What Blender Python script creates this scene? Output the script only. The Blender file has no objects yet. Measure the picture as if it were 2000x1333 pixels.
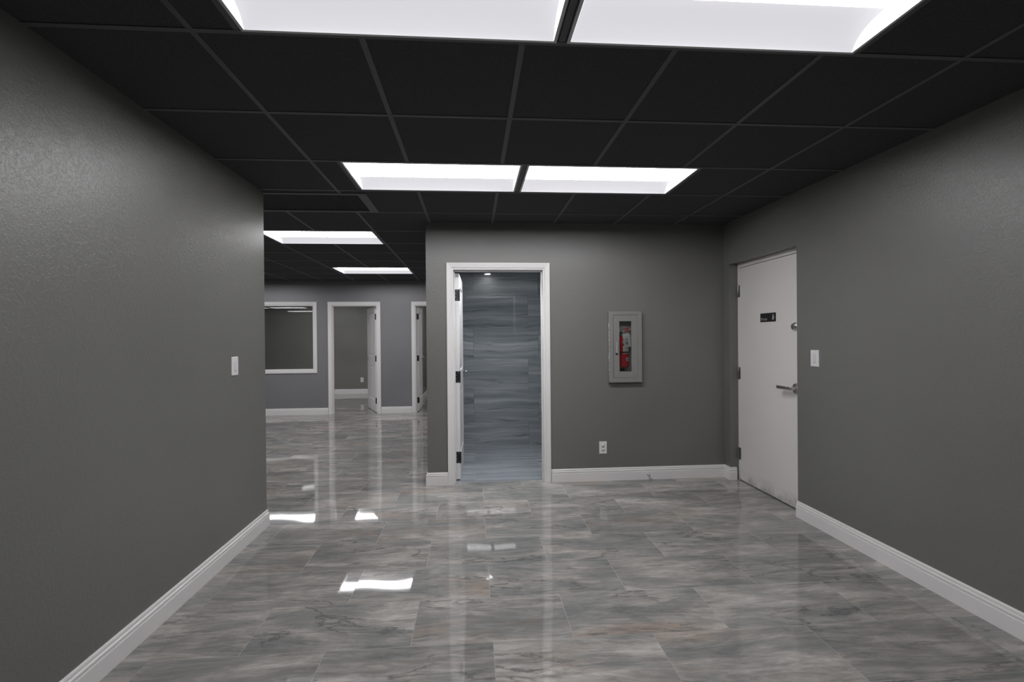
import bpy, bmesh, math, random
from mathutils import Vector, Matrix
random.seed(7)
C = bpy.context.scene.collection
SC = bpy.context.scene

# ------------------------------------------------------------------ camera
H = 2.53                       # ceiling height
CAMZ = 1.40563
def cam_axes(yaw, pitch, roll):
    fwd = Vector((-math.sin(yaw)*math.cos(pitch), math.cos(yaw)*math.cos(pitch), math.sin(pitch)))
    right = Vector((math.cos(yaw), math.sin(yaw), 0)); up = right.cross(fwd)
    c, s = math.cos(roll), math.sin(roll)
    return c*right + s*up, -s*right + c*up, fwd
r_, u_, f_ = cam_axes(-0.07774, -0.0046, -0.0085)
cd = bpy.data.cameras.new('camera'); cam = bpy.data.objects.new('camera', cd); C.objects.link(cam)
cam.matrix_world = Matrix(((r_.x, u_.x, -f_.x, 0), (r_.y, u_.y, -f_.y, 0), (r_.z, u_.z, -f_.z, CAMZ), (0, 0, 0, 1)))
cd.sensor_width = 36; cd.sensor_fit = 'HORIZONTAL'; cd.lens = 988.84/2000*36; cd.clip_start = .02
SC.camera = cam

# ------------------------------------------------------------------ world, exposure, lamp strengths
w = bpy.data.worlds.new('world'); SC.world = w; w.use_nodes = True
w.node_tree.nodes['Background'].inputs[0].default_value = (.5, .55, .6, 1)
w.node_tree.nodes['Background'].inputs[1].default_value = .02
SC.view_settings.view_transform = 'Standard'; SC.view_settings.look = 'None'
SC.view_settings.exposure = 0; SC.view_settings.gamma = 1; SC.view_settings.use_curve_mapping = False
SC.cycles.use_denoising = True
SC.cycles.max_bounces = 8
LENS = {'front': 20.5, 'mid': 35.0, 'hall': 29.0, 'office': 31.0}          # glowing strip lens of the troffers
SIDE = .66           # frosted curved sides of the troffers
CAP = 1.6            # frosted end caps
DOWN = 900.0          # bathroom downlight

# ------------------------------------------------------------------ helpers
def s2l(v): return v/12.92 if v <= .04045 else ((v+.055)/1.055)**2.4
def rgb(r, g, b): return (s2l(r/255), s2l(g/255), s2l(b/255), 1)

class MB:
    """collects faces; build() links them as one mesh object"""
    def __init__(s): s.v = []; s.f = []; s.sm = []
    def vert(s, p): s.v.append(tuple(p)); return len(s.v)-1
    def face(s, pts, smooth=False): s.f.append([s.vert(p) for p in pts]); s.sm.append(smooth); return s
    def box(s, x0, x1, y0, y1, z0, z1):
        a = [(x0,y0,z0),(x1,y0,z0),(x1,y1,z0),(x0,y1,z0),(x0,y0,z1),(x1,y0,z1),(x1,y1,z1),(x0,y1,z1)]
        for q in ((0,3,2,1),(4,5,6,7),(0,1,5,4),(1,2,6,5),(2,3,7,6),(3,0,4,7)): s.face([a[i] for i in q])
        return s
    def slab(s, ax, p0, p1, u0, u1, v0, v1, holes=()):
        """plate with rectangular holes; ax = axis of thickness, (u,v) = the other two in order"""
        us = sorted({u0, u1} | {min(max(h[i], u0), u1) for h in holes for i in (0, 1)})
        vs = sorted({v0, v1} | {min(max(h[i], v0), v1) for h in holes for i in (2, 3)})
        def P(p, u, v): return {0: (p, u, v), 1: (u, p, v), 2: (u, v, p)}[ax]
        def solid(i, j):
            if i < 0 or j < 0 or i >= len(us)-1 or j >= len(vs)-1: return False
            cu, cv = (us[i]+us[i+1])/2, (vs[j]+vs[j+1])/2
            return not any(h[0] < cu < h[1] and h[2] < cv < h[3] for h in holes)
        for i in range(len(us)-1):
            for j in range(len(vs)-1):
                if not solid(i, j): continue
                a, b, c, d = us[i], us[i+1], vs[j], vs[j+1]
                s.face([P(p0,a,c),P(p0,b,c),P(p0,b,d),P(p0,a,d)]); s.face([P(p1,a,c),P(p1,a,d),P(p1,b,d),P(p1,b,c)])
                if not solid(i-1, j): s.face([P(p0,a,c),P(p0,a,d),P(p1,a,d),P(p1,a,c)])
                if not solid(i+1, j): s.face([P(p0,b,c),P(p1,b,c),P(p1,b,d),P(p0,b,d)])
                if not solid(i, j-1): s.face([P(p0,a,c),P(p1,a,c),P(p1,b,c),P(p0,b,c)])
                if not solid(i, j+1): s.face([P(p0,a,d),P(p0,b,d),P(p1,b,d),P(p1,a,d)])
        return s
    def ring(s, loops, close=True, caps=True, smooth=True):
        idx = [[s.vert(p) for p in L] for L in loops]
        n = len(loops[0])
        for a, b in zip(idx, idx[1:]):
            for i in range(n if close else n-1):
                s.f.append([a[i], a[(i+1) % n], b[(i+1) % n], b[i]]); s.sm.append(smooth)
        if caps:
            s.f.append(idx[0][::-1]); s.sm.append(False); s.f.append(idx[-1]); s.sm.append(False)
        return s
    def lathe(s, prof, o=(0,0,0), axis=(0,0,1), n=24, smooth=True, caps=True):
        """prof: (radius, height along axis)"""
        a = Vector(axis).normalized(); t = Vector((0,0,1)) if abs(a.z) < .9 else Vector((1,0,0))
        u = a.cross(t).normalized(); v = a.cross(u); o = Vector(o)
        return s.ring([[o + a*h + (u*math.cos(2*math.pi*k/n) + v*math.sin(2*math.pi*k/n))*max(r, 1e-5) for k in range(n)] for r, h in prof], smooth=smooth, caps=caps)
    def tube(s, pts, r, n=12):
        pts = [Vector(p) for p in pts]; rs = r if isinstance(r, (list, tuple)) else [r]*len(pts); L = []
        t0 = (pts[1]-pts[0]).normalized(); ref = Vector((0,0,1)) if abs(t0.z) < .9 else Vector((1,0,0))
        for i, p in enumerate(pts):
            t = (pts[min(i+1, len(pts)-1)] - pts[max(i-1, 0)]).normalized()
            u = t.cross(ref).normalized(); v = t.cross(u)
            L.append([p + (u*math.cos(2*math.pi*k/n) + v*math.sin(2*math.pi*k/n))*rs[i] for k in range(n)])
        return s.ring(L)
    def sweep(s, path, prof, side=1, closed=False):
        """profile (offset, z) swept along a 2D path with mitred corners; side=1: offset to the left of travel"""
        n = len(path); L = []
        for i in range(n):
            p = Vector(path[i])
            def nrm(a, b): d = (Vector(b)-Vector(a)).normalized(); return Vector((-d.y, d.x))*side
            if i == 0: m = nrm(path[0], path[1])
            elif i == n-1: m = nrm(path[-2], path[-1])
            else:
                a, b = nrm(path[i-1], path[i]), nrm(path[i], path[i+1]); m = (a+b)/(1+a.dot(b))
            L.append([(p.x+m.x*o, p.y+m.y*o, z) for o, z in prof])
        return s.ring(L, smooth=False)
    def tf(s, M):
        s.v = [tuple(M @ Vector(p)) for p in s.v]; return s
    def build(s, name, mat, parent=None, bevel=0, seg=2):
        me = bpy.data.meshes.new(name); me.from_pydata(s.v, [], s.f)
        for p, q in zip(me.polygons, s.sm): p.use_smooth = q
        bm = bmesh.new(); bm.from_mesh(me); bmesh.ops.remove_doubles(bm, verts=bm.verts, dist=1e-6)
        bmesh.ops.recalc_face_normals(bm, faces=bm.faces); bm.to_mesh(me); bm.free()
        o = bpy.data.objects.new(name, me); C.objects.link(o)
        for m in (mat if isinstance(mat, (list, tuple)) else [mat]): me.materials.append(m)
        if parent: o.parent = parent
        if bevel:
            b = o.modifiers.new('bevel', 'BEVEL'); b.width = bevel; b.segments = seg; b.limit_method = 'ANGLE'; b.angle_limit = math.radians(40); b.harden_normals = False
        return o

def empty(name, loc=(0,0,0), rz=0):
    o = bpy.data.objects.new(name, None); o.empty_display_size = .1; C.objects.link(o)
    o.location = loc; o.rotation_euler = (0, 0, rz); return o
def tag(o, label, cat=None, group=None, kind=None):
    o['label'] = label
    if cat: o['category'] = cat
    if group: o['group'] = group
    if kind: o['kind'] = kind
    return o
def struct(o, label, cat): return tag(o, label, cat, kind='structure')

# ------------------------------------------------------------------ materials
def new_mat(name):
    m = bpy.data.materials.new(name); m.use_nodes = True
    return m, m.node_tree, m.node_tree.nodes['Principled BSDF']
def N(nt, t, **kw):
    n = nt.nodes.new(t)
    for k, v in kw.items(): setattr(n, k, v)
    return n
def mth(nt, op, a, b=None, c=None):
    n = N(nt, 'ShaderNodeMath', operation=op)
    for i, x in enumerate((a, b, c)):
        if x is None: continue
        if isinstance(x, (int, float)): n.inputs[i].default_value = x
        else: nt.links.new(x, n.inputs[i])
    return n.outputs[0]
def simple(name, col, rough=.5, metal=0, spec=.5, emit=None, es=0, coat=0):
    m, nt, b = new_mat(name)
    b.inputs['Base Color'].default_value = col; b.inputs['Roughness'].default_value = rough; b.inputs['Metallic'].default_value = metal
    b.inputs['Specular IOR Level'].default_value = spec; b.inputs['Coat Weight'].default_value = coat
    if emit: b.inputs['Emission Color'].default_value = emit; b.inputs['Emission Strength'].default_value = es
    return m
def noise(nt, vec, scale, detail=3, rough=.5, dist=0):
    n = N(nt, 'ShaderNodeTexNoise'); n.inputs['Scale'].default_value = scale; n.inputs['Detail'].default_value = detail
    n.inputs['Roughness'].default_value = rough; n.inputs['Distortion'].default_value = dist
    nt.links.new(vec, n.inputs['Vector']); return n
def ramp(nt, fac, stops):
    n = N(nt, 'ShaderNodeValToRGB'); cr = n.color_ramp
    while len(cr.elements) < len(stops): cr.elements.new(.5)
    for e, (p, c) in zip(cr.elements, stops): e.position = p; e.color = c if len(c) == 4 else (*c, 1)
    nt.links.new(fac, n.inputs[0]); return n.outputs[0]
def mixc(nt, fac, a, b, mode='MIX'):
    n = N(nt, 'ShaderNodeMix', data_type='RGBA', blend_type=mode)
    for i, x in ((0, fac), (6, a), (7, b)):
        if isinstance(x, (int, float)): n.inputs[i].default_value = x
        elif isinstance(x, tuple): n.inputs[i].default_value = x
        else: nt.links.new(x, n.inputs[i])
    return n.outputs[2]
def pos(nt): return N(nt, 'ShaderNodeNewGeometry').outputs['Position']
def g(v): return (v, v, v, 1)

def paint(name, col, rough=.36, bump=.40, spec=.5):
    """rolled wall paint over orange peel / knockdown plaster"""
    m, nt, b = new_mat(name); p = pos(nt)
    n1 = noise(nt, p, 150, 3, .55); n2 = noise(nt, p, 62, 3, .6, .3); n3 = noise(nt, p, 1.1, 2)
    kd = ramp(nt, n2.outputs[0], [(.5, g(0)), (.58, g(1))])
    h = mth(nt, 'ADD', mth(nt, 'MULTIPLY', n1.outputs[0], .5), mth(nt, 'MULTIPLY', kd, .22))
    bp = N(nt, 'ShaderNodeBump'); bp.inputs['Strength'].default_value = bump; bp.inputs['Distance'].default_value = .004
    nt.links.new(h, bp.inputs['Height']); nt.links.new(bp.outputs[0], b.inputs['Normal'])
    lo = tuple(c*.95 for c in col[:3]) + (1,); hi = tuple(c*1.05 for c in col[:3]) + (1,)
    nt.links.new(ramp(nt, n3.outputs[0], [(.3, lo), (.7, hi)]), b.inputs['Base Color'])
    b.inputs['Roughness'].default_value = rough; b.inputs['Specular IOR Level'].default_value = spec
    return m

def tile_mat(name, X0, Y0, TX, TY, off, vertical, grout_w, grout_col, color_fn, rough, tilt, wav):
    """brick-laid rectangular tiles; each tile its own piece of stone pattern and its own tiny lippage"""
    m, nt, b = new_mat(name); p = pos(nt)
    sp = N(nt, 'ShaderNodeSeparateXYZ'); nt.links.new(p, sp.inputs[0])
    u = sp.outputs[0]; v = sp.outputs[2] if vertical else sp.outputs[1]
    ry = mth(nt, 'DIVIDE', mth(nt, 'SUBTRACT', v, Y0), TY); row = mth(nt, 'FLOOR', ry); fy = mth(nt, 'SUBTRACT', ry, row)
    odd = mth(nt, 'SUBTRACT', row, mth(nt, 'MULTIPLY', mth(nt, 'FLOOR', mth(nt, 'DIVIDE', row, 2)), 2))
    rx = mth(nt, 'ADD', mth(nt, 'DIVIDE', mth(nt, 'SUBTRACT', u, X0), TX), mth(nt, 'MULTIPLY', odd, off))
    col = mth(nt, 'FLOOR', rx); fx = mth(nt, 'SUBTRACT', rx, col)
    dx = mth(nt, 'MULTIPLY', mth(nt, 'MINIMUM', fx, mth(nt, 'SUBTRACT', 1, fx)), TX)
    dy = mth(nt, 'MULTIPLY', mth(nt, 'MINIMUM', fy, mth(nt, 'SUBTRACT', 1, fy)), TY)
    gm = mth(nt, 'LESS_THAN', mth(nt, 'MINIMUM', dx, dy), grout_w)
    cm = N(nt, 'ShaderNodeCombineXYZ'); nt.links.new(col, cm.inputs[0]); nt.links.new(row, cm.inputs[1])
    wn = N(nt, 'ShaderNodeTexWhiteNoise', noise_dimensions='3D'); nt.links.new(cm.outputs[0], wn.inputs['Vector'])
    uv = N(nt, 'ShaderNodeCombineXYZ'); nt.links.new(u, uv.inputs[0]); nt.links.new(v, uv.inputs[1])
    rnd = N(nt, 'ShaderNodeVectorMath', operation='MULTIPLY_ADD'); nt.links.new(wn.outputs['Color'], rnd.inputs[0])
    rnd.inputs[1].default_value = (40, 40, 40); nt.links.new(uv.outputs[0], rnd.inputs[2])
    base = color_fn(nt, rnd.outputs[0], wn.outputs['Value'])
    nt.links.new(mixc(nt, gm, base, grout_col), b.inputs['Base Color'])
    # tiny tilt of every tile and slow waviness of its glaze
    nw = noise(nt, rnd.outputs[0], 2.2, 1)
    a1 = N(nt, 'ShaderNodeVectorMath', operation='SUBTRACT'); nt.links.new(wn.outputs['Color'], a1.inputs[0]); a1.inputs[1].default_value = (.5,.5,.5)
    a1s = N(nt, 'ShaderNodeVectorMath', operation='SCALE'); nt.links.new(a1.outputs[0], a1s.inputs[0]); a1s.inputs['Scale'].default_value = tilt
    a2 = N(nt, 'ShaderNodeVectorMath', operation='SUBTRACT'); nt.links.new(nw.outputs['Color'], a2.inputs[0]); a2.inputs[1].default_value = (.5,.5,.5)
    a2s = N(nt, 'ShaderNodeVectorMath', operation='SCALE'); nt.links.new(a2.outputs[0], a2s.inputs[0]); a2s.inputs['Scale'].default_value = wav
    s1 = N(nt, 'ShaderNodeVectorMath', operation='ADD'); nt.links.new(a1s.outputs[0], s1.inputs[0]); nt.links.new(a2s.outputs[0], s1.inputs[1])
    s2 = N(nt, 'ShaderNodeVectorMath', operation='ADD'); nt.links.new(s1.outputs[0], s2.inputs[0]); nt.links.new(N(nt, 'ShaderNodeNewGeometry').outputs['Normal'], s2.inputs[1])
    s3 = N(nt, 'ShaderNodeVectorMath', operation='NORMALIZE'); nt.links.new(s2.outputs[0], s3.inputs[0]); nt.links.new(s3.outputs[0], b.inputs['Normal'])
    nt.links.new(mth(nt, 'ADD', mth(nt, 'MULTIPLY', gm, .5), rough), b.inputs['Roughness'])
    b.inputs['IOR'].default_value = 1.5
    return m

def marble(nt, vec, val):
    mp = N(nt, 'ShaderNodeMapping'); nt.links.new(vec, mp.inputs[0]); mp.inputs['Scale'].default_value = (.8, 2.5, 1); mp.inputs['Rotation'].default_value = (0, 0, .10)
    # warp the coordinates so the streaks flow
    wp = noise(nt, mp.outputs[0], 1.3, 3, .5); sb = N(nt, 'ShaderNodeVectorMath', operation='SUBTRACT'); nt.links.new(wp.outputs['Color'], sb.inputs[0]); sb.inputs[1].default_value = (.5,.5,.5)
    ma = N(nt, 'ShaderNodeVectorMath', operation='MULTIPLY_ADD'); nt.links.new(sb.outputs[0], ma.inputs[0]); ma.inputs[1].default_value = (.35,.55,0); nt.links.new(mp.outputs[0], ma.inputs[2])
    V = ma.outputs[0]
    n1 = noise(nt, V, 2.1, 14, .70, .2)
    base = ramp(nt, n1.outputs[0], [(.30, rgb(108,110,110)), (.43, rgb(134,134,132)), (.53, rgb(153,150,146)), (.66, rgb(184,179,174))])
    mp2 = N(nt, 'ShaderNodeMapping'); nt.links.new(V, mp2.inputs[0]); mp2.inputs['Scale'].default_value = (1, 2.4, 1); mp2.inputs['Rotation'].default_value = (0, 0, -.12)
    n2 = noise(nt, mp2.outputs[0], 6, 12, .72, .5)          # fine wispy streaks
    base = mixc(nt, .8, base, ramp(nt, n2.outputs[0], [(.28, g(.25)), (.5, g(.5)), (.70, g(.70))]), 'OVERLAY')
    n7 = noise(nt, V, 1.5, 8, .65, .5)                      # blue grey smoke
    base = mixc(nt, ramp(nt, n7.outputs[0], [(.52, g(0)), (.62, g(.45))]), base, rgb(112,116,116))
    n3 = noise(nt, mp.outputs[0], .8, 9, .58, .25)                      # dark thin veins
    rid = mth(nt, 'ABSOLUTE', mth(nt, 'SUBTRACT', n3.outputs[0], .5))
    vm = ramp(nt, rid, [(0, g(.9)), (.004, g(.45)), (.012, g(0))])
    n4 = noise(nt, V, .9, 2); vm2 = mth(nt, 'MULTIPLY', vm, ramp(nt, n4.outputs[0], [(.44, g(0)), (.56, g(.8))]))
    base = mixc(nt, vm2, base, rgb(78,79,80))
    n5 = noise(nt, V, 1.1, 7, .6, .3); n6 = noise(nt, mp2.outputs[0], 9, 12, .75, .6)    # ochre bands broken by dark speckle
    rm = mth(nt, 'MULTIPLY', ramp(nt, n5.outputs[0], [(.57, g(0)), (.68, g(.75))]), ramp(nt, n6.outputs[0], [(.42, g(.1)), (.56, g(1))]))
    base = mixc(nt, rm, base, rgb(160,141,126))
    sp = mth(nt, 'MULTIPLY', ramp(nt, n5.outputs[0], [(.56, g(0)), (.68, g(.8))]), ramp(nt, n6.outputs[0], [(.40, g(1)), (.47, g(0))]))
    base = mixc(nt, sp, base, rgb(104,97,92))
    hsv = N(nt, 'ShaderNodeHueSaturation'); nt.links.new(base, hsv.inputs['Color'])
    nt.links.new(mth(nt, 'ADD', mth(nt, 'MULTIPLY', val, .14), FLOORV), hsv.inputs['Value'])
    return hsv.outputs[0]
FLOORV = .87
def strata(nt, vec, val, add=.95):
    mp = N(nt, 'ShaderNodeMapping'); nt.links.new(vec, mp.inputs[0]); mp.inputs['Scale'].default_value = (.30, 7.0, 1)
    wp = noise(nt, vec, 1.3, 3, .5); sb = N(nt, 'ShaderNodeVectorMath', operation='SUBTRACT'); nt.links.new(wp.outputs['Color'], sb.inputs[0]); sb.inputs[1].default_value = (.5,.5,.5)
    ma = N(nt, 'ShaderNodeVectorMath', operation='MULTIPLY_ADD'); nt.links.new(sb.outputs[0], ma.inputs[0]); ma.inputs[1].default_value = (0,.9,0); nt.links.new(mp.outputs[0], ma.inputs[2])
    V = ma.outputs[0]
    n1 = noise(nt, V, 1.5, 8, .6, .1)
    base = ramp(nt, n1.outputs[0], [(.30, rgb(96,101,105)), (.42, rgb(120,126,131)), (.54, rgb(136,141,146)), (.72, rgb(166,169,173))])
    n2 = noise(nt, V, .9, 5, .55, .1); rid = mth(nt, 'ABSOLUTE', mth(nt, 'SUBTRACT', n2.outputs[0], .5))
    vm = ramp(nt, rid, [(0, g(.6)), (.006, g(.3)), (.022, g(0))])
    base = mixc(nt, vm, base, rgb(76,80,84))
    hsv = N(nt, 'ShaderNodeHueSaturation'); nt.links.new(base, hsv.inputs['Color'])
    nt.links.new(mth(nt, 'ADD', mth(nt, 'MULTIPLY', val, .12), add), hsv.inputs['Value'])
    return hsv.outputs[0]

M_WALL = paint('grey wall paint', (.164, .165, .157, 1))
M_FAR = paint('grey wall paint with hall light tint', (.205, .204, .217, 1))  # wall grey, lightened and blued to put the hall's light into the colour
M_OFFICE = paint('office wall paint', (.185, .185, .170, 1), bump=.2)
M_TRIM = simple('white trim paint', (.76, .75, .745, 1), .35)
M_TRIMFAR = M_TRIM
M_DOOR = simple('white door paint', (.76, .75, .75, 1), .38)
def steel_door():
    m, nt, b = new_mat('scuffed white steel door paint'); p = pos(nt)
    sp = N(nt, 'ShaderNodeSeparateXYZ'); nt.links.new(p, sp.inputs[0])
    low = ramp(nt, sp.outputs[2], [(.0, g(1)), (.13, g(.0))])
    nn = noise(nt, p, 5, 5, .65); sc = mth(nt, 'MULTIPLY', low, ramp(nt, nn.outputs[0], [(.40, g(0)), (.62, g(.9))]))
    nt.links.new(mixc(nt, sc, (.72, .70, .68, 1), (.26, .255, .25, 1)), b.inputs['Base Color']); b.inputs['Roughness'].default_value = .5
    return m
M_STEEL = steel_door()
M_TILEC = simple('black ceiling tile', (.032, .032, .034, 1), .95, spec=.1)
def ceil_mat():
    m, nt, b = new_mat('black mineral ceiling tile'); n1 = noise(nt, pos(nt), 160, 2)
    nt.links.new(ramp(nt, n1.outputs[0], [(.35, (.056,.056,.060,1)), (.6, (.078,.078,.083,1))]), b.inputs['Base Color'])
    bp = N(nt, 'ShaderNodeBump'); bp.inputs['Strength'].default_value = .4; bp.inputs['Distance'].default_value = .002
    nt.links.new(n1.outputs[0], bp.inputs['Height']); nt.links.new(bp.outputs[0], b.inputs['Normal'])
    b.inputs['Roughness'].default_value = .95; b.inputs['Specular IOR Level'].default_value = .1
    return m
M_CEIL = ceil_mat()
M_GRID = simple('black painted grid steel', (.105, .105, .11, 1), .5, spec=.3)
M_LFRAME = simple('grey fixture frame', (.60, .60, .61, 1), .5)
M_VENT = simple('black vent steel', (.085, .085, .09, 1), .5)
M_DARK = simple('dark duct', (.01, .01, .01, 1), .9)
M_LENS = {k: simple('glowing lens ' + k, (.8, .8, .8, 1), .5, emit=(1, .985, 1, 1), es=v) for k, v in LENS.items()}
M_PANEL = simple('glowing flat panel', (.8, .8, .8, 1), .5, emit=(1, .99, 1, 1), es=9.0)
M_SIDE = simple('frosted glowing side', (.04, .04, .04, 1), .6, emit=(.955, .94, 1, 1), es=SIDE)
M_CAP = simple('frosted glowing end', (.7, .7, .72, 1), .6, emit=(.98, .97, 1, 1), es=CAP)
M_BLACK = simple('black metal', (.012, .012, .013, 1), .4)
M_SCREW = simple('screw steel', (.55, .55, .55, 1), .3, 1)
M_CHROME = simple('satin nickel', (.55, .54, .53, 1), .28, 1)
M_SILVER = simple('cast aluminium', (.62, .62, .62, 1), .4, .35)
M_PLATE = simple('white plastic plate', (.72, .71, .72, 1), .35)
M_PADDLE = simple('white plastic switch', (.66, .65, .66, 1), .3)
M_SLOT = simple('dark slot', (.03, .03, .03, 1), .6)
def cab_paint():
    """wall paint rolled over a steel cabinet, chipped to the primer along the left side"""
    m, nt, b = new_mat('chipped grey paint over steel'); p = pos(nt)
    n1 = noise(nt, p, 90, 3); bp = N(nt, 'ShaderNodeBump'); bp.inputs['Strength'].default_value = .08; bp.inputs['Distance'].default_value = .003
    nt.links.new(n1.outputs[0], bp.inputs['Height']); nt.links.new(bp.outputs[0], b.inputs['Normal'])
    sp = N(nt, 'ShaderNodeSeparateXYZ'); nt.links.new(p, sp.inputs[0])
    edge = mth(nt, 'MULTIPLY', mth(nt, 'LESS_THAN', sp.outputs[0], 1.331), mth(nt, 'LESS_THAN', sp.outputs[1], 4.866))
    zz = mth(nt, 'MULTIPLY', mth(nt, 'GREATER_THAN', sp.outputs[2], 1.04), mth(nt, 'LESS_THAN', sp.outputs[2], 1.56))
    n2 = noise(nt, p, 75, 4, .7); ch = mth(nt, 'MULTIPLY', mth(nt, 'MULTIPLY', edge, zz), ramp(nt, n2.outputs[0], [(.52, g(0)), (.56, g(1))]))
    nt.links.new(mixc(nt, ch, (.215, .215, .208, 1), (.72, .72, .72, 1)), b.inputs['Base Color']); b.inputs['Roughness'].default_value = .42
    return m
M_CAB = cab_paint()
M_TUB = simple('white enamel', (.88, .88, .92, 1), .4)
M_RED = simple('red enamel', (.80, .03, .05, 1), .25, coat=.3)
M_LABEL = simple('white paper label', (.86, .85, .84, 1), .6)
M_SIGN = simple('black plastic sign', (.014, .014, .015, 1), .35)
M_SIGNW = simple('grey lettering', (.4, .4, .4, 1), .5)
M_RUBBER = simple('white rubber', (.7, .7, .68, 1), .6)
M_FLOOR = tile_mat('marble look porcelain floor', .083, 1.93, .7575, .4085, .5, False, .0012, rgb(146,144,142), marble, .03, .004, .016)
M_BTILE = tile_mat('blue grey stone look wall tile', .012, .31, .856, .418, .16, True, .0018, rgb(84,90,96), strata, .025, .0, .0006)
M_BFLOOR = tile_mat('blue grey stone look floor tile', .012, 5.03, .856, .405, .16, False, .0016, rgb(110,115,120), lambda nt, v, q: strata(nt, v, q, 1.18), .08, .003, .003)
def glass():
    m, nt, b = new_mat('clear glass'); b.inputs['Base Color'].default_value = (1,1,1,1); b.inputs['Roughness'].default_value = 0
    tr = N(nt, 'ShaderNodeBsdfTransparent'); tr.inputs[0].default_value = (.97,.98,.975,1); gl = N(nt, 'ShaderNodeBsdfGlossy'); gl.inputs['Roughness'].default_value = 0
    fr = N(nt, 'ShaderNodeFresnel'); fr.inputs[0].default_value = 1.5; mx = N(nt, 'ShaderNodeMixShader')
    nt.links.new(mth(nt, 'MULTIPLY', fr.outputs[0], 1.0), mx.inputs[0]); nt.links.new(tr.outputs[0], mx.inputs[1]); nt.links.new(gl.outputs[0], mx.inputs[2])
    nt.links.new(mx.outputs[0], nt.nodes['Material Output'].inputs['Surface']); return m
M_GLASS = glass()

# ------------------------------------------------------------------ measurements
XL, XR, YB, YL = -1.568, 2.516, 4.901, 3.968       # left wall, right wall, back wall, end of the left wall
BX = -.440                                          # corner of the back wall block
YF = 9.828                                          # far wall of the hall
YO = 13.5                                           # back wall of the offices
REAR = -3.2
FARX = -9.0

# ------------------------------------------------------------------ floor
fl = MB().slab(2, -.15, 0, FARX-.12, XR+.3, REAR-.12, YO+.12, [(BX+.12, 1.8, 4.982, 6.65)]).build('floor', M_FLOOR)
struct(fl, 'glossy grey marble-look porcelain tile floor laid in brick pattern', 'floor')
bf = MB().slab(2, -.15, 0, BX+.12, 1.8, 4.982, 6.65).build('floor_bathroom', M_BFLOOR)
struct(bf, 'blue-grey stone-look tile floor inside the small room behind the open doorway', 'floor')
MB().box(-.18, .69, 4.972, 4.984, 0, .0015).build('threshold_strip', simple('dull metal edge', (.3,.3,.3,1), .4), bf)

# ------------------------------------------------------------------ troffer positions: (x0, x1, y0, y1)
lights = {
 'front_l': (-.822, .327, 1.300, 1.905), 'front_r': (.366, 1.515, 1.300, 1.905),
 'mid_l': (-.818, .330, 3.252, 3.852), 'mid_r': (.366, 1.513, 3.252, 3.852),
 'hall_near': (-2.180, -1.020, 5.330, 6.030), 'hall_far': (-2.150, -.995, 7.990, 8.720),
 'hall_left': (-4.600, -3.435, 7.990, 8.720), 'hall_left_near': (-4.600, -3.435, 5.330, 6.030),
 'side_a': (-8.10, -6.95, 1.60, 2.20), 'side_b': (-6.86, -5.70, 1.60, 2.20), 'side_c': (-7.05, -5.90, -.60, 0.0), 'hall_right': (.40, 1.55, 7.990, 8.720),
 'office_r': (-2.63, -1.47, 11.25, 11.90), 'office_l': (-4.66, -3.47, 11.25, 11.90), 'office_fill': (-.4, .77, 11.25, 11.90),
}
VENT = (-2.03, -.865, 3.985, 4.495)
DLX, DLY = .246, 5.20

# ------------------------------------------------------------------ ceiling
holes = list(lights.values()) + [VENT]
holes_c = [(a, b, c, d) for a, b, c, d in holes]
ce = MB().slab(2, H, H+.02, FARX-.12, XR+.3, REAR-.12, YO+.12, holes_c).build('ceiling', M_CEIL)
struct(ce, 'black drop ceiling of square mineral tiles', 'ceiling')
cols = [-1.0008+.5999*i for i in range(-14, 7)]
rows = [-2.75, -2.15, -1.55, -.95, -.35, .25, .75, 1.300, 1.913, 2.576, 3.250, 3.880, 4.53, 5.31, 5.99, 6.65, 7.33, 8.0, 8.72, 9.35, 10.0, 10.6, 11.23, 11.9, 12.55, 13.15]
gb = MB(); Wt = .012
def hcut(a, b, test, occ):
    segs = [(a, b)]
    for lo, hi in occ:
        out = []
        for s, e in segs:
            if hi <= s or lo >= e: out.append((s, e)); continue
            if lo > s: out.append((s, lo))
            if hi < e: out.append((hi, e))
        segs = out
    return segs
for x in cols:
    if x < FARX or x > XR: continue
    occ = [(c, d) for a, b, c, d in holes if a-.02 < x < b+.02]
    for s, e in hcut(REAR, YO, None, occ): gb.box(x-Wt, x+Wt, s, e, H-.003, H+.001)
for y in rows:
    occ = [(a, b) for a, b, c, d in holes if c+.02 < y < d-.02]
    for s, e in hcut(FARX, XR, None, occ): gb.box(s, e, y-Wt, y+Wt, H-.0034, H+.001)
# extra bars beside the fixtures
seen = set()
for a, b, c, d in lights.values():
    for x in (a-.014, b+.014):
        if abs(x-.341) < .03: x = .3465
        if (round(x, 4), c) in seen: continue
        seen.add((round(x, 4), c)); gb.box(x-Wt, x+Wt, c, d, H-.0022, H+.001)
struct(gb.build('trim_1', M_GRID), 'thin black steel suspension grid between the ceiling tiles', 'ceiling grid')

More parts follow.
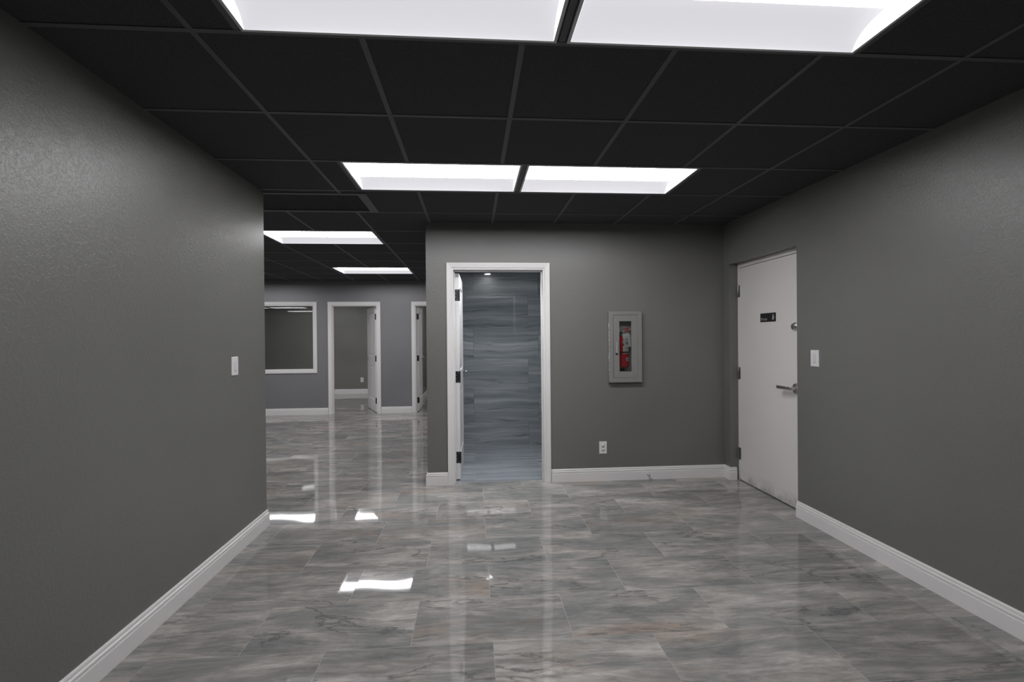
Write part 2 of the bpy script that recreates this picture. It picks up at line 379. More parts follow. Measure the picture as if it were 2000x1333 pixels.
# ------------------------------------------------------------------ walls
def wall(name, label, mat, *a, holes=()):
    return struct(MB().slab(*a, holes).build(name, mat), label, 'wall')
CABH = (1.345, 1.645, .985, 1.65)
D1 = (-.200, .708, 0, 2.095)
D2 = (-2.668, -1.808, 0, 2.072); D3 = (-1.105, -.245, 0, 2.072)
WN = (-5.30, -2.992, .848, 2.072)
RD = (3.754, 4.790, 0, 2.118)
wall('wall_left', 'long textured grey wall at left, ending at the opening to the hall', M_WALL, 0, XL-.12, XL, REAR, YL, 0, H)
wall('wall_right', 'textured grey wall at right with the white steel door set into it', M_WALL, 0, XR, XR+.25, REAR, YB+.12, 0, H, holes=[RD])
wall('wall_back', 'grey facing wall with the small open doorway and the extinguisher cabinet', M_WALL, 1, YB, YB+.14, BX, XR, 0, H, holes=[D1, CABH])
wall('wall_hall_right', 'grey side wall of the hall behind the corner of the facing wall', M_WALL, 0, BX, BX+.12, YB+.14, 7.4, 0, H)
wall('wall_bathroom_back', 'blue-grey stone-look tiled wall seen through the small doorway', M_BTILE, 1, 6.65, 6.77, BX+.12, 1.8, 0, 2.44)
wall('wall_bathroom_left', 'tiled side wall behind the open bathroom door', M_BTILE, 0, BX+.12, BX+.14, 5.041, 6.65, 0, 2.44)
wall('wall_bathroom_right', 'tiled side wall at the right of the small tiled room', M_BTILE, 0, 1.8, 1.92, 5.041, 6.77, 0, 2.44)
struct(MB().slab(2, 2.44, 2.46, BX+.12, 1.92, 5.041, 6.77, [(DLX-.055, DLX+.055, DLY-.055, DLY+.055)]).build('ceiling_bathroom', simple('dark bathroom ceiling', (.10,.10,.11,1), .8)), 'dark low ceiling of the small tiled room', 'ceiling')
wall('wall_hall_step', 'grey hall wall running right past the tiled room', M_WALL, 1, 7.28, 7.4, BX+.12, XR+.25, 0, H)
wall('wall_hall_end', 'grey wall closing the hall at the right', M_WALL, 0, XR, XR+.12, 7.4, YF, 0, H)
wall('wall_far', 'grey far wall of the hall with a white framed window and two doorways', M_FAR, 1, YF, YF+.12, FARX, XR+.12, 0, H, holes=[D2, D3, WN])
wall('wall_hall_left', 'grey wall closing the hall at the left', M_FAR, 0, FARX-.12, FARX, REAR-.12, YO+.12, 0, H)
wall('wall_office_back', 'grey back wall of the offices beyond the far wall', M_OFFICE, 1, YO, YO+.12, FARX, XR+.12, 0, H)
wall('wall_office_side', 'grey partition behind the rightmost far door', M_OFFICE, 0, -1.29, -1.165, YF+.12, YO, 0, H)
wall('wall_office_end', 'grey wall closing the third office at the right', M_OFFICE, 0, XR, XR+.12, YF+.12, YO, 0, H)
wall('wall_rear', 'grey wall behind the camera', M_WALL, 1, REAR-.12, REAR, FARX, XR+.25, 0, H)

# ------------------------------------------------------------------ baseboards
BP = [(0, 0), (.016, 0), (.016, .080), (.0145, .084), (.0105, .0855), (.0105, .0885), (.0145, .090), (.0145, .100), (.0095, .103), (.0075, .104), (.0075, .107), (.0095, .109), (.0085, .118), (.004, .124), (0, .124)]
def base(name, path, label, side=-1, mat=None):
    return struct(MB().sweep(path, BP, side).build(name, mat or M_TRIM), label, 'baseboard')
base('baseboard_left', [(XL, REAR), (XL, YL), (XL-.12, YL), (XL-.12, REAR)], 'white grooved baseboard along the left wall', -1)
base('baseboard_right', [(XR, REAR), (XR, 3.757)], 'white grooved baseboard along the right wall up to the steel door', 1)
base('baseboard_back', [(.758, YB), (XR, YB), (XR, 4.790), (XR+.062, 4.790)], 'white grooved baseboard under the extinguisher cabinet, turning the corner to the steel door', -1)
base('baseboard_corner', [(-.243, YB), (BX, YB), (BX, 7.4)], 'short white baseboard at the corner left of the small doorway', 1)
base('baseboard_far_left', [(FARX, YF), (-2.732, YF)], 'white baseboard under the far window', -1)
base('baseboard_far_middle', [(-1.744, YF), (-1.168, YF)], 'white baseboard between the two far doorways', -1)
base('baseboard_far_right', [(-.18, YF), (XR, YF)], 'white baseboard of the far wall right of the last doorway', -1)
base('baseboard_office', [(FARX, YO), (-1.29, YO)], 'white baseboard on the back wall seen through the far doorway', -1)
base('baseboard_office_side', [(-1.165, YF+.12), (-1.165, YO), (XR, YO)], 'white baseboard behind the rightmost far door', -1)

# ------------------------------------------------------------------ door sets
def casing(mb, x0, x1, zt, cw, y, d):
    """mitred flat casing round an opening (inner edges x0,x1,zt), on plane y, thickness towards -y"""
    prof = [(0, 0), (0, -.010), (.004, -.0125), (cw-.012, -.017), (cw-.003, -.017), (cw, -.014), (cw, 0)]
    pth = [(x0, 0, -1, 0), (x0, zt, -1, 1), (x1, zt, 1, 1), (x1, 0, 1, 0)]
    L = []
    for x, z, sx, sz in pth: L.append([(x+sx*o, y+t*d, z+sz*o) for o, t in prof])
    return mb.ring(L, smooth=False)
def jamb(x0, x1, zt, y0, y1, th, parent, stop=(.05, .09), mat=None):
    mat = mat or M_TRIM
    m = MB()
    for a, b in ((x0, x0+th), (x1-th, x1)): m.box(a, b, y0, y1, 0, zt)
    m.box(x0+th, x1-th, y0, y1, zt-th, zt)
    j = m.build('jamb', mat, parent, .001)
    s = MB(); q = .011; ya, yb = y0+stop[0], y0+stop[1]
    s.box(x0+th, x0+th+q, ya, yb, 0, zt-th); s.box(x1-th-q, x1-th, ya, yb, 0, zt-th); s.box(x0+th+q, x1-th-q, ya, yb, zt-th-q, zt-th)
    s.build('door_stop_moulding', mat, parent, .0015)
def leaf_mesh(W_, H_, T_, panels):
    """moulded panel door: hinge edge at x=0, thickness 0..T_ in y"""
    m = MB()
    for y, sg in ((0, 1), (T_, -1)):
        us = sorted({0, W_} | {p[i] for p in panels for i in (0, 1)}); vs = sorted({0, H_} | {p[i] for p in panels for i in (2, 3)})
        for a, b in zip(us, us[1:]):
            for c, d in zip(vs, vs[1:]):
                if any(p[0] <= a and b <= p[1] and p[2] <= c and d <= p[3] for p in panels): continue
                m.face([(a,y,c),(b,y,c),(b,y,d),(a,y,d)])
        for p in panels:
            steps = [(0, 0), (.006, .0065), (.020, .0085), (.030, .0085), (.055, .0025), (.060, .002)]
            for (i0, d0), (i1, d1) in zip(steps, steps[1:]):
                A = [(p[0]+i0, y+sg*d0, p[2]+i0), (p[1]-i0, y+sg*d0, p[2]+i0), (p[1]-i0, y+sg*d0, p[3]-i0), (p[0]+i0, y+sg*d0, p[3]-i0)]
                B = [(p[0]+i1, y+sg*d1, p[2]+i1), (p[1]-i1, y+sg*d1, p[2]+i1), (p[1]-i1, y+sg*d1, p[3]-i1), (p[0]+i1, y+sg*d1, p[3]-i1)]
                for k in range(4): m.face([A[k], A[(k+1) % 4], B[(k+1) % 4], B[k]])
            m.face(B)
    m.face([(0,0,0),(0,T_,0),(0,T_,H_),(0,0,H_)]); m.face([(W_,0,0),(W_,T_,0),(W_,T_,H_),(W_,0,H_)])
    m.face([(0,0,0),(W_,0,0),(W_,T_,0),(0,T_,0)]); m.face([(0,0,H_),(W_,0,H_),(W_,T_,H_),(0,T_,H_)])
    return m
def lever(name, parent, x, z, y_face, sy, dirx, mat=None, length=.105):
    """rose, neck and curved lever on one face of a leaf; sy = outward direction"""
    mat = mat or M_CHROME; m = MB()
    m.lathe([(.0, 0), (.030, 0), (.032, .003), (.031, .008), (.024, .011), (.011, .013), (.0095, .045), (.011, .052), (.0, .054)], (x, y_face, z), (0, sy, 0), 24)
    pts = [(x + dirx*t*length, y_face + sy*(.046 + .006*math.sin(t*3.1)), z + .004*math.sin(t*3.1)) for t in (0, .12, .3, .5, .7, .88, 1)]
    m.tube(pts, [.0095, .0095, .0085, .0078, .0075, .0075, .006], 12)
    return m.build(name, mat, parent)
def hinge_on_edge(parent, z, T_, mat=M_BLACK, xs=0.0, leafside=-1):
    """square hinge leaf screwed to the leaf edge, with knuckle; edge at x=0"""
    h = MB().box(-.0022, 0, .002, T_-.001, z-.057, z+.057)
    kx, ky = -.004, -.004
    h.lathe([(0, -.057), (.0055, -.057), (.0055, -.0235)], (kx, ky, z), (0,0,1), 14); h.lathe([(.0058, -.023), (.0058, .0225)], (kx, ky, z), (0,0,1), 14); h.lathe([(.0055, .023), (.0055, .057), (0, .057)], (kx, ky, z), (0,0,1), 14)
    hh = h.build('hinge', mat, parent, .0006)
    return hh
def hinge_screws(hinge, z, T_):
    m = MB()
    for dy, dz in ((.35, .044), (.72, .016), (.72, -.016), (.35, -.044)):
        m.lathe([(0, 0), (.0034, 0), (.0028, .0012), (0, .0014)], (-.0022, T_*dy, z+dz), (-1, 0, 0), 10)
    return m.build('screws', M_SCREW, hinge)

PANELS = [(.115, .725, .225, .88), (.115, .725, 1.075, 1.93)]
# --- door_1: the small doorway in the facing wall; leaf opened 88 degrees inward, hinged left
d1 = empty('door_1', (0, 0, 0)); struct(d1, 'white panel door standing open in the small doorway left of the extinguisher', 'door')
casing(MB(), D1[0]+.004, D1[1]-.004, D1[3]-.004, .050, YB, 1).build('casing', M_TRIM, d1)
jamb(D1[0], D1[1], D1[3], YB-.002, YB+.142, .02, d1, (.055, .098))
lf = leaf_mesh(.84, 2.045, .044, PANELS)
# local: x along leaf, y thickness.  hinge corner stands at (-.176, 5.05)
lo = lf.build('door_leaf', M_DOOR, d1, .0012)
def place_leaf(o, hx, hy, ang): o.location = (hx, hy, .012); o.rotation_euler = (0, 0, ang)
place_leaf(lo, -.131, 5.052, math.radians(88.6))
for z in (.218, 1.018, 1.830):
    hinge_screws(hinge_on_edge(lo, z, .044), z, .044)
lever('door_handle', lo, .775, 1.025, 0, -1, -1)
MB().box(.838, .8415, .012, .032, .985, 1.045).build('latch_plate', M_CHROME, lo)
# --- door_2: far doorway, leaf hinged right, opened into the office
d2 = empty('door_2'); struct(d2, 'white panel door half open in the far doorway beside the window', 'door')
casing(MB(), D2[0]+.004, D2[1]-.004, D2[3]-.004, .064, YF, 1).build('casing', M_TRIM, d2)
jamb(D2[0], D2[1], D2[3], YF-.002, YF+.122, .018, d2, (.035, .075))
lo2 = leaf_mesh(.82, 2.03, .04, PANELS).build('door_leaf', M_DOOR, d2, .0012)
place_leaf(lo2, -1.839, YF+.130, math.radians(180-68.5)); 
for z in (.215, 1.03, 1.84):
    hinge_on_edge(lo2, z, .04)
lever('door_handle', lo2, .765, 1.02, .04, 1, -1)
lever('door_handle', lo2, .765, 1.02, 0, -1, -1)
# --- door_3: rightmost far doorway, leaf hinged left, opened 90 degrees
d3 = empty('door_3'); struct(d3, 'white panel door standing open in the rightmost far doorway, half hidden by the corner', 'door')
casing(MB(), D3[0]+.004, D3[1]-.004, D3[3]-.004, .064, YF, 1).build('casing', M_TRIM, d3)
jamb(D3[0], D3[1], D3[3], YF-.002, YF+.122, .018, d3, (.035, .075))
lo3 = leaf_mesh(.82, 2.03, .04, PANELS).build('door_leaf', M_DOOR, d3, .0012)
place_leaf(lo3, -1.048, YF+.135, math.radians(90.5))
for z in (.215, 1.03, 1.84): hinge_screws(hinge_on_edge(lo3, z, .04), z, .04)
lever('door_handle', lo3, .765, 1.02, 0, -1, -1)

# --- door_4: steel door in the right wall
d4 = empty('door_4'); struct(d4, 'flush white steel door set into the right wall, with a small black sign', 'door')
DX = XR+.083
y0, y1, zt = RD[0], RD[1], RD[3]
fr = MB().box(DX+.002, XR+.2, y0, y0+.05, 0, zt).box(DX+.002, XR+.2, y1-.018, y1, 0, zt).box(DX-.004, XR+.2, y0+.05, y1-.018, zt-.040, zt)
fr.build('door_frame', M_STEEL, d4, .0015)
lf4 = MB().box(DX, DX+.045, y0+.052, y1-.023, .010, zt-.045).build('door_leaf', M_STEEL, d4, .0015)
for z in (.265, 1.05, 1.85):
    h = MB().box(DX-.0025, DX, y1-.050, y1-.021, z-.057, z+.057).box(DX-.0025, DX+.004, y1-.019, y1-.003, z-.057, z+.057)
    h.lathe([(0, -.057), (.007, -.057), (.007, .057), (0, .057)], (DX-.006, y1-.020, z), (0,0,1), 14)
    h.build('hinge', simple('worn hinge steel', (.3,.29,.28,1), .35, .9), lf4, .0005)
# lever set (local frame: outward = -x; lever points to +y)
m = MB(); hy, hz = 3.886, .985
m.lathe([(0, 0), (.040, 0), (.042, .004), (.040, .011), (.030, .014), (.014, .016), (.013, .046), (.015, .056), (.012, .062), (0, .063)], (DX, hy, hz), (-1, 0, 0), 28)
L = []
for t, wz, wx in ((-.01, .010, .008), (.02, .013, .010), (.05, .012, .009), (.09, .0125, .008), (.13, .0135, .008), (.162, .0135, .008), (.168, .011, .006)):
    cx = DX-.052-(.010 if t > .05 else .010*max(0, t)/.05); 
    L.append([(cx-wx, hy+t, hz-wz*.7), (cx-wx*.7, hy+t, hz-wz), (cx+wx*.7, hy+t, hz-wz), (cx+wx, hy+t, hz-wz*.7), (cx+wx, hy+t, hz+wz*.7), (cx+wx*.7, hy+t, hz+wz), (cx-wx*.7, hy+t, hz+wz), (cx-wx, hy+t, hz+wz*.7)])
m.ring(L, smooth=False)
m.build('door_handle', M_CHROME, lf4, .001)
m = MB().lathe([(0, 0), (.031, 0), (.033, .003), (.032, .010), (.027, .014), (.026, .020), (.024, .023), (0, .0235)], (DX, 3.898, 1.485), (-1, 0, 0), 28)
db = m.build('deadbolt', M_CHROME, lf4, .0006)
MB().box(DX-.0242, DX-.0234, 3.8965, 3.8995, 1.478, 1.492).build('keyhole', M_SLOT, db)
# sign on the door leaf
sg = MB().box(DX-.004, DX, 4.158, 4.392, 1.535, 1.613).build('door_sign', M_SIGN, None, .002)
tag(sg, 'small black plastic sign reading Private with a hand symbol on the white steel door', 'sign')
def text_mesh(name, s, size, mat, parent, M, extrude=.0003):
    cu = bpy.data.curves.new(name, 'FONT'); cu.body = s; cu.size = size; cu.extrude = extrude
    t = bpy.data.objects.new(name, cu); C.objects.link(t); bpy.context.view_layer.update()
    me = bpy.data.meshes.new_from_object(t.evaluated_get(bpy.context.evaluated_depsgraph_get())); C.objects.unlink(t); bpy.data.objects.remove(t)
    me.transform(M); o = bpy.data.objects.new(name, me); C.objects.link(o); me.materials.clear(); me.materials.append(mat); o.parent = parent; return o
# wall looking towards -x: text runs along -y
MR = Matrix(((0, 0, -1, DX-.0044), (-1, 0, 0, 4.382), (0, 1, 0, 1.549), (0, 0, 0, 1)))
text_mesh('lettering', 'Private', .036, M_SIGNW, sg, MR)
hand = [(0,0),(.011,0),(.015,.006),(.020,.014),(.0185,.0165),(.0145,.013),(.0135,.015),(.0135,.027),(.0115,.027),(.011,.018),(.0103,.018),(.0103,.030),(.0083,.030),(.0078,.018),(.0071,.018),(.0068,.029),(.0048,.029),(.0046,.018),(.0039,.018),(.0034,.025),(.0014,.025),(.001,.012),(-.001,.006)]
hm = MB(); q = [(DX-.0042, 4.205-1.5*a, 1.551+1.7*b) for a, b in hand]; q2 = [(DX-.0048, y, z) for x, y, z in q]
hm.ring([q, q2], smooth=False); hm.build('hand_symbol', M_SIGNW, sg)
MB().box(DX-.0044, DX-.004, 4.2165, 4.2175, 1.538, 1.610).build('divider_line', simple('dark grey line', (.08,.08,.08,1), .5), sg)

# ------------------------------------------------------------------ window_1 in the far wall
w1 = empty('window_1'); struct(w1, 'white framed interior window in the far wall, reflecting the ceiling lights', 'window')
x0, x1, z0, z1 = WN
cw = .062; fm = MB()
prof = [(0, 0), (0, -.012), (.004, -.015), (cw-.01, -.018), (cw, -.015), (cw, 0)]
L = [[(x+sx*o, YF+t, z+sz*o) for o, t in prof] for x, z, sx, sz in ((x0, z0, -1, -1), (x0, z1, -1, 1), (x1, z1, 1, 1), (x1, z0, 1, -1), (x0, z0, -1, -1))]
fm.ring(L, caps=False, smooth=False); fm.build('window_frame', M_TRIM, w1)
jm = MB().slab(1, YF-.003, YF+.12, x0, x1, z0, z1, [(x0+.014, x1-.014, z0+.014, z1-.014)]); jm.build('window_jamb', M_TRIM, w1)
MB().box(x0+.014, x1-.014, YF+.045, YF+.051, z0+.014, z1-.014).build('window_pane', M_GLASS, w1)

# ------------------------------------------------------------------ troffers
def troffer(key, label, group=None, flat=False):
    a, b, c, d = lights[key]; cx, cy = (a+b)/2, (c+d)/2; hx, hy = (b-a)/2, (d-c)/2
    t = empty('ceiling_light', (cx, cy, H)); tag(t, label, 'ceiling light', group)
    fw = .013
    MB().slab(2, -.006, .012, -hx, hx, -hy, hy, [(-hx+fw, hx-fw, -hy+fw, hy-fw)]).build('frame', M_LFRAME, t, .001)
    ix, iy = hx-fw, hy-fw; k = hy/.30
    if flat:
        MB().box(-ix, ix, -iy, iy, -.005, .004).build('glowing_panel', M_PANEL, t)
        MB().box(-hx, hx, -hy, hy, .012, .05).build('housing', M_LFRAME, t)
        return t
    arch = [(.0008, -.0064), (.0025, 0), (.013, .012), (.027, .027), (.045, .039), (.068, .049), (.095, .056), (.125, .060), (.160, .062), (.205, .062)]
    arch = [(u*k, v) for u, v in arch]
    sd = MB()
    for s in (1, -1):
        pts = [(s*(iy-u), v) for u, v in arch]
        L = [[(-ix, y, z) for y, z in pts], [(ix, y, z) for y, z in pts]]
        sd.ring(L, close=False, caps=False)
    sd.build('curved_diffuser', M_SIDE, t)
    ly = iy-arch[-1][0]
    L = [(-ly, .062), (-ly*.95, .038), (-ly*.80, .021), (-ly*.45, .012), (0, .010), (ly*.45, .012), (ly*.80, .021), (ly*.95, .038), (ly, .062)]
    MB().ring([[(-ix, y, z) for y, z in L], [(ix, y, z) for y, z in L]], close=False, caps=False).build('glowing_lens', M_LENS[key.split('_')[0]], t)
    pr = [(iy-u, v) for u, v in arch] + [(-(iy-u), v) for u, v in arch[::-1]]
    for x in (-ix, ix): MB().face([(x, y, z) for y, z in pr]).build('end_cap', M_CAP, t)
    MB().box(-hx, hx, -hy, hy, .070, .10).build('housing', M_LFRAME, t)
    return t
troffer('front_l', 'large glowing ceiling panel nearest the camera, left one of the front pair', 'front pair of ceiling lights')
troffer('front_r', 'large glowing ceiling panel nearest the camera, right one of the front pair', 'front pair of ceiling lights')
troffer('mid_l', 'glowing ceiling panel before the facing wall, left one of the second pair', 'second pair of ceiling lights')
troffer('mid_r', 'glowing ceiling panel before the facing wall, right one of the second pair', 'second pair of ceiling lights')
troffer('hall_near', 'glowing ceiling panel in the hall just past the vent', 'hall ceiling lights')
troffer('hall_far', 'glowing ceiling panel nearest the far wall of the hall', 'hall ceiling lights')
troffer('hall_left', 'ceiling panel in the hall peeking out as a thin sliver beside the left wall end', 'hall ceiling lights')
troffer('hall_left_near', 'ceiling panel in the hall hidden behind the left wall end', 'hall ceiling lights')
troffer('side_a', 'ceiling panel left of the left wall, the leftmost streak mirrored in the far window', 'side area ceiling lights', True)
troffer('side_b', 'ceiling panel left of the left wall, the upper middle streak mirrored in the far window', 'side area ceiling lights', True)
troffer('side_c', 'ceiling panel left of the left wall, the lower right streak mirrored in the far window', 'side area ceiling lights', True)
troffer('hall_right', 'unseen ceiling panel added behind the tiled room to brighten the far wall', 'hall ceiling lights')  # added out of view, lifts the brightness of the far wall
troffer('office_r', 'office ceiling panel seen only as the floor reflection below the far doorway', 'office ceiling lights')
troffer('office_l', 'office ceiling panel seen only as the floor reflection below the far window', 'office ceiling lights')
troffer('office_fill', 'unseen ceiling panel added to light the office behind the rightmost far door', 'office ceiling lights')  # added out of view so the third office is lit

# bathroom downlight
dl = empty('downlight', (DLX, DLY, 2.44)); tag(dl, 'small round downlight mirrored in the glossy tile wall of the small room', 'downlight')
MB().lathe([(.050, -.001), (.064, -.004), (.066, -.002), (.066, 0), (.050, .001)], n=32, caps=False).build('trim_ring', M_PLATE, dl)
MB().lathe([(0, .004), (.049, .004), (.049, .008), (0, .008)], n=32).build('glowing_disc', simple('downlight glow', (.8,.8,.8,1), .5, emit=(.95,.975,1,1), es=DOWN), dl)
MB().box(-.055, .055, -.055, .055, .020, .05).build('housing', M_LFRAME, dl)

# ------------------------------------------------------------------ return air grille
vx0, vx1, vy0, vy1 = VENT
vt = empty('ceiling_vent', ((vx0+vx1)/2, (vy0+vy1)/2, H)); tag(vt, 'black return air grille in the ceiling at the end of the left wall', 'vent')
hx, hy = (vx1-vx0)/2, (vy1-vy0)/2
MB().slab(2, -.007, .01, -hx-.03, hx+.06, -hy-.03, hy+.035, [(-hx+.02, hx-.012, -hy+.012, hy-.012)]).build('frame', M_GRID, vt, .0015)
sl = MB(); x = -hx+.02
while x < hx-.012:
    sl.ring([[(x, y, 0), (x+.0032, y, -.001), (x+.0072, y, .017), (x+.0045, y, .0175)] for y in (-hy+.012, hy-.012)], smooth=False); x += .0205
sl.build('slats', M_VENT, vt)
MB().box(-hx, hx, -hy, hy, .05, .06).build('duct', M_DARK, vt)

# ------------------------------------------------------------------ wall plates
def switch(loc, rz, label):
    """plate lies in local xz, facing -y"""
    t = empty('light_switch', loc, rz); tag(t, label, 'light switch', 'light switches')
    MB().ring([[(-.045,0,-.0615),(.045,0,-.0615),(.045,0,.0615),(-.045,0,.0615)], [(-.045,-.004,-.0615),(.045,-.004,-.0615),(.045,-.004,.0615),(-.045,-.004,.0615)], [(-.042,-.0065,-.0585),(.042,-.0065,-.0585),(.042,-.0065,.0585),(-.042,-.0065,.0585)]], smooth=False).build('plate', M_PLATE, t, .001)
    p = MB().box(-.0165, .0165, -.0080, -.006, -.033, .033).build('paddle', M_PADDLE, t, .0015)
    MB().box(-.011, .011, -.0086, -.0079, -.0328, -.0302).build('slide_slot', M_SLOT, p)
    return t
switch((XL, 3.470, 1.240), math.radians(90), 'white rocker light switch on the left wall near its end')
switch((XR, 3.544, 1.241), math.radians(-90), 'white rocker light switch on the right wall beside the steel door')
def outlet(loc, label):
    t = empty('wall_outlet', loc); tag(t, label, 'outlet', 'wall outlets')
    MB().ring([[(-.038,0,-.061),(.038,0,-.061),(.038,0,.061),(-.038,0,.061)], [(-.038,-.004,-.061),(.038,-.004,-.061),(.038,-.004,.061),(-.038,-.004,.061)], [(-.035,-.0062,-.058),(.035,-.0062,-.058),(.035,-.0062,.058),(-.035,-.0062,.058)]], smooth=False).build('plate', M_PLATE, t, .001)
    for s in (1, -1):
        r = MB().lathe([(0, 0), (.0165, 0), (.0165, .0016), (0, .0018)], (0, -.0061, s*.0195), (0, -1, 0), 24).build('receptacle', M_PADDLE, t)
        MB().box(-.0075, -.0055, -.0083, -.0077, s*.0195-.001, s*.0195+.007).box(.0055, .0075, -.0083, -.0077, s*.0195-.001, s*.0195+.007).lathe([(0, 0), (.0026, 0), (.0026, .0005), (0, .0005)], (0, -.0078, s*.0195-.007), (0, -1, 0), 12).build('slots', M_SLOT, r)
    MB().lathe([(0, 0), (.0042, 0), (.0036, .0012), (0, .0015)], (0, -.0062, 0), (0, -1, 0), 14).build('screw', simple('dull screw', (.18,.17,.16,1), .4, .6), t)
    return t
outlet((1.272, YB, .324), 'white duplex outlet low on the facing wall below the extinguisher cabinet')
outlet((-2.890, YO, .362), 'white outlet on the office back wall seen through the far doorway')

# ------------------------------------------------------------------ baseboard door stop
ds = empty('door_stop', (1.722, YB-.016, .052)); tag(ds, 'small chrome door stop with white tip on the baseboard of the facing wall', 'door stop')
MB().lathe([(0, 0), (.013, 0), (.012, .004), (.0062, .007), (.0055, .058), (.0075, .060), (.0075, .066), (0, .066)], (0,0,0), (.12, -1, -.22), 18).build('rod', M_CHROME, ds)
dv = Vector((.12, -1, -.22)).normalized()
MB().lathe([(0, 0), (.0085, 0), (.0085, .010), (.006, .013), (0, .0135)], dv*.066, dv, 18).build('rubber_tip', M_RUBBER, ds)

# ------------------------------------------------------------------ extinguisher cabinet
cb = empty('extinguisher_cabinet', (1.493, YB, .967)); tag(cb, 'grey painted steel fire extinguisher cabinet mounted in the facing wall', 'cabinet')
# local coordinates: x from centre, y negative = towards room, z from bottom
hw, hh, pr = .1665, .697, .046
fr = MB().slab(1, -pr, 0, -hw, hw, 0, hh, [(-.119, .1205, .046, .660)])
fr.build('body', M_CAB, cb, .005, 3)
tb = MB(); a, b, z0_, z1_, yb_ = -.118, .1195, .047, .659, .105
tb.face([(a,yb_,z0_),(b,yb_,z0_),(b,yb_,z1_),(a,yb_,z1_)]); tb.face([(a,0,z0_),(a,yb_,z0_),(a,yb_,z1_),(a,0,z1_)]); tb.face([(b,0,z0_),(b,yb_,z0_),(b,yb_,z1_),(b,0,z1_)])
tb.face([(a,0,z0_),(b,0,z0_),(b,yb_,z0_),(a,yb_,z0_)]); tb.face([(a,0,z1_),(b,0,z1_),(b,yb_,z1_),(a,yb_,z1_)])
tbo = tb.build('tub', M_TUB, cb); so = tbo.modifiers.new('s', 'SOLIDIFY'); so.thickness = .0015
dr = MB().slab(1, -pr-.001, -pr+.012, -.1175, .119, .0475, .6585, [(-.061, .060, .107, .600)]).build('door', M_CAB, cb, .0015)
MB().box(-.064, .063, -pr+.012, -pr+.016, .104, .603).build('glass_pane', M_GLASS, dr)
hd = MB(); hx_ = -.092
hd.box(hx_-.004, hx_+.004, -pr-.020, -pr-.013, .292, .396).box(hx_-.004, hx_+.004, -pr-.013, -pr, .388, .396).box(hx_-.004, hx_+.004, -pr-.013, -pr, .292, .300)
hd.build('handle', simple('bare handle', (.42,.42,.42,1), .4, .0), dr)
MB().lathe([(0, 0), (.010, 0), (.009, .012), (0, .014)], (hx_, -pr, .283), (0,-1,0), 16).build('lock', simple('dark lock', (.05,.05,.05,1), .4, .8), dr)
# bracket that carries the extinguisher
EX, EY = 1.497, 4.932
MB().box(-.020, .028, .052+.035, .104, .10, .50).box(-.03, .04, .010, .09, .140, .146).build('bracket', simple('grey bracket', (.25,.25,.26,1), .4, .4), cb)

ex = empty('fire_extinguisher', (EX, EY, 1.1135)); tag(ex, 'red fire extinguisher with white tag inside the wall cabinet', 'fire extinguisher')
R = .0505
MB().lathe([(0, .004), (R*.8, 0), (R*.97, .004), (R, .012), (R, .255), (R*.98, .268), (R*.86, .288), (R*.6, .303), (R*.36, .310), (.015, .312), (.015, .318), (0, .318)], n=40).build('cylinder', M_RED, ex)
# labels wrap the front of the cylinder
def wrap(name, a0, a1, z0, z1, r, mat, oval=False, par=None):
    mb = MB(); n = 18; L = []
    for i in range(n+1):
        t = i/n; a = math.radians(a0+(a1-a0)*t); k = math.sqrt(max(0, 1-(2*t-1)**2)) if oval else 1
        zc = (z0+z1)/2; hz = (z1-z0)/2*max(k, .02)
        L.append([(r*math.sin(a), -r*math.cos(a), zc-hz), (r*math.sin(a), -r*math.cos(a), zc+hz)])
    mb.ring(L, close=False, caps=False); return mb.build(name, mat, par or ex)
lb = wrap('paper_label', -25, 75, .135, .215, R+.0006, M_LABEL)
wrap('label_mark', 6, 14, .163, .171, R+.0009, simple('dark red print', (.35,.03,.03,1), .6), True, lb)
wrap('label_print', -5, 45, .199, .2015, R+.0009, simple('grey print', (.25,.25,.25,1), .6), False, lb)
wrap('label_print', 0, 38, .205, .2070, R+.0009, simple('grey print small', (.25,.25,.25,1), .6), False, lb)
wrap('side_label', -28, 0, .235, .262, R+.0006, M_LABEL)
ov = wrap('oval_label', 8, 62, .060, .100, R+.0006, M_LABEL, True)
wrap('oval_mark', 28, 42, .066, .090, R+.0009, simple('dark print', (.06,.06,.07,1), .6), True, ov)
MB().lathe([(R+.0002, .143), (R+.0032, .143), (R+.0032, .155), (R+.0002, .155)], n=40).build('strap', M_BLACK, ex)
vl = MB().lathe([(0, .314), (.016, .314), (.017, .322), (.017, .336), (.012, .342), (.012, .352), (0, .354)], n=20).box(-.014, .012, -.010, .010, .335, .362).build('valve', M_SILVER, ex, .0015)
MB().tube([(-.012, 0, .345), (-.030, -.004, .340), (-.046, -.006, .325), (-.050, -.004, .300)], [.006, .007, .008, .009], 12).build('hose', M_BLACK, ex)
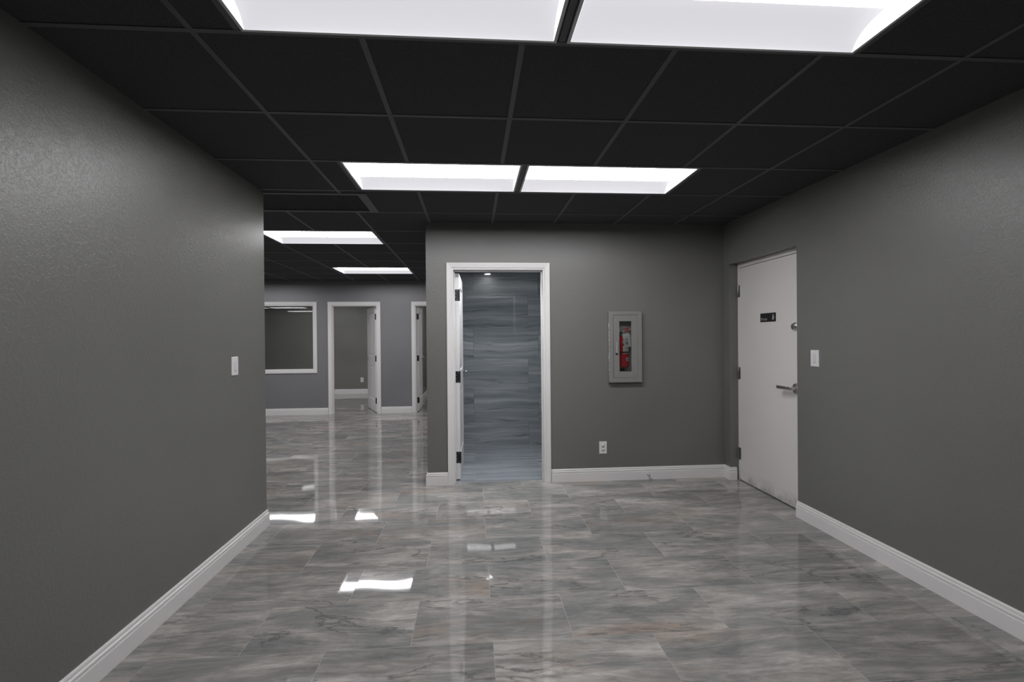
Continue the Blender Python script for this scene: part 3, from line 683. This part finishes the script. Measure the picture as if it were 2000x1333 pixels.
MB().ring([[(.0, -.010, .352), (.0, .010, .352), (.0, .010, .358), (.0, -.010, .358)], [(.075, -.010, .378), (.075, .010, .378), (.078, .010, .384), (.078, -.010, .384)]], smooth=False).build('top_handle', M_SILVER, ex, .001)
MB().ring([[(.0, -.009, .338), (.0, .009, .338), (.0, .009, .343), (.0, -.009, .343)], [(.045, -.009, .338), (.045, .009, .338), (.045, .009, .343), (.045, -.009, .343)], [(.070, -.009, .330), (.070, .009, .330), (.070, .009, .335), (.070, -.009, .335)]], smooth=False).build('bottom_handle', M_SILVER, ex, .001)
MB().box(-.008, .008, -.022, -.012, -.016, .016).tf(Matrix.Translation((.026, 0, .374)) @ Matrix.Rotation(math.radians(25), 4, 'Y') @ Matrix.Scale(1.25, 4)).build('pull_pin', M_RED, ex, .002)
MB().lathe([(0, 0), (.011, 0), (.011, .006), (0, .007)], (0, -.012, .340), (0, -1, 0), 18).build('gauge', simple('gauge face', (.5,.3,.2,1), .3), ex)
# tag hanging from the handle, tilted, in front of the cylinder
T = Matrix.Translation((.014, -.060, .266)) @ Matrix.Rotation(math.radians(-11), 4, 'Y') @ Matrix.Scale(1.15, 4)
tg = MB(); o = [(-.030,-.058),(.030,-.058),(.030,.046),(.020,.060),(-.020,.060),(-.030,.046)]
tg.ring([[(x, 0, z) for x, z in o], [(x, -.0006, z) for x, z in o]], smooth=False); tg.tf(T)
tgo = tg.build('inspection_tag', M_LABEL, ex)
pm = MB(); random.seed(11)
for i in range(9):
    z = -.045+i*.0095; x0_ = random.uniform(-.022, -.010); x1_ = random.uniform(-.002, .018)
    pm.box(x0_, x1_, -.0011, -.0007, z, z+.0022)
for i in range(4):
    x = random.uniform(-.012, .012); z = random.uniform(-.03, .035)
    pm.lathe([(.0048, 0), (.0062, 0), (.0062, .0004), (.0048, .0004)], (x, -.0007, z), (0, -1, 0), 14)
pm.tf(T).build('tag_print', simple('tag print', (.22,.22,.24,1), .6), tgo)
MB().tube([(.010, -.015, .345), (.014, -.04, .338), (.012, -.060, .329)], .0008, 6).build('tag_string', M_BLACK, tgo)
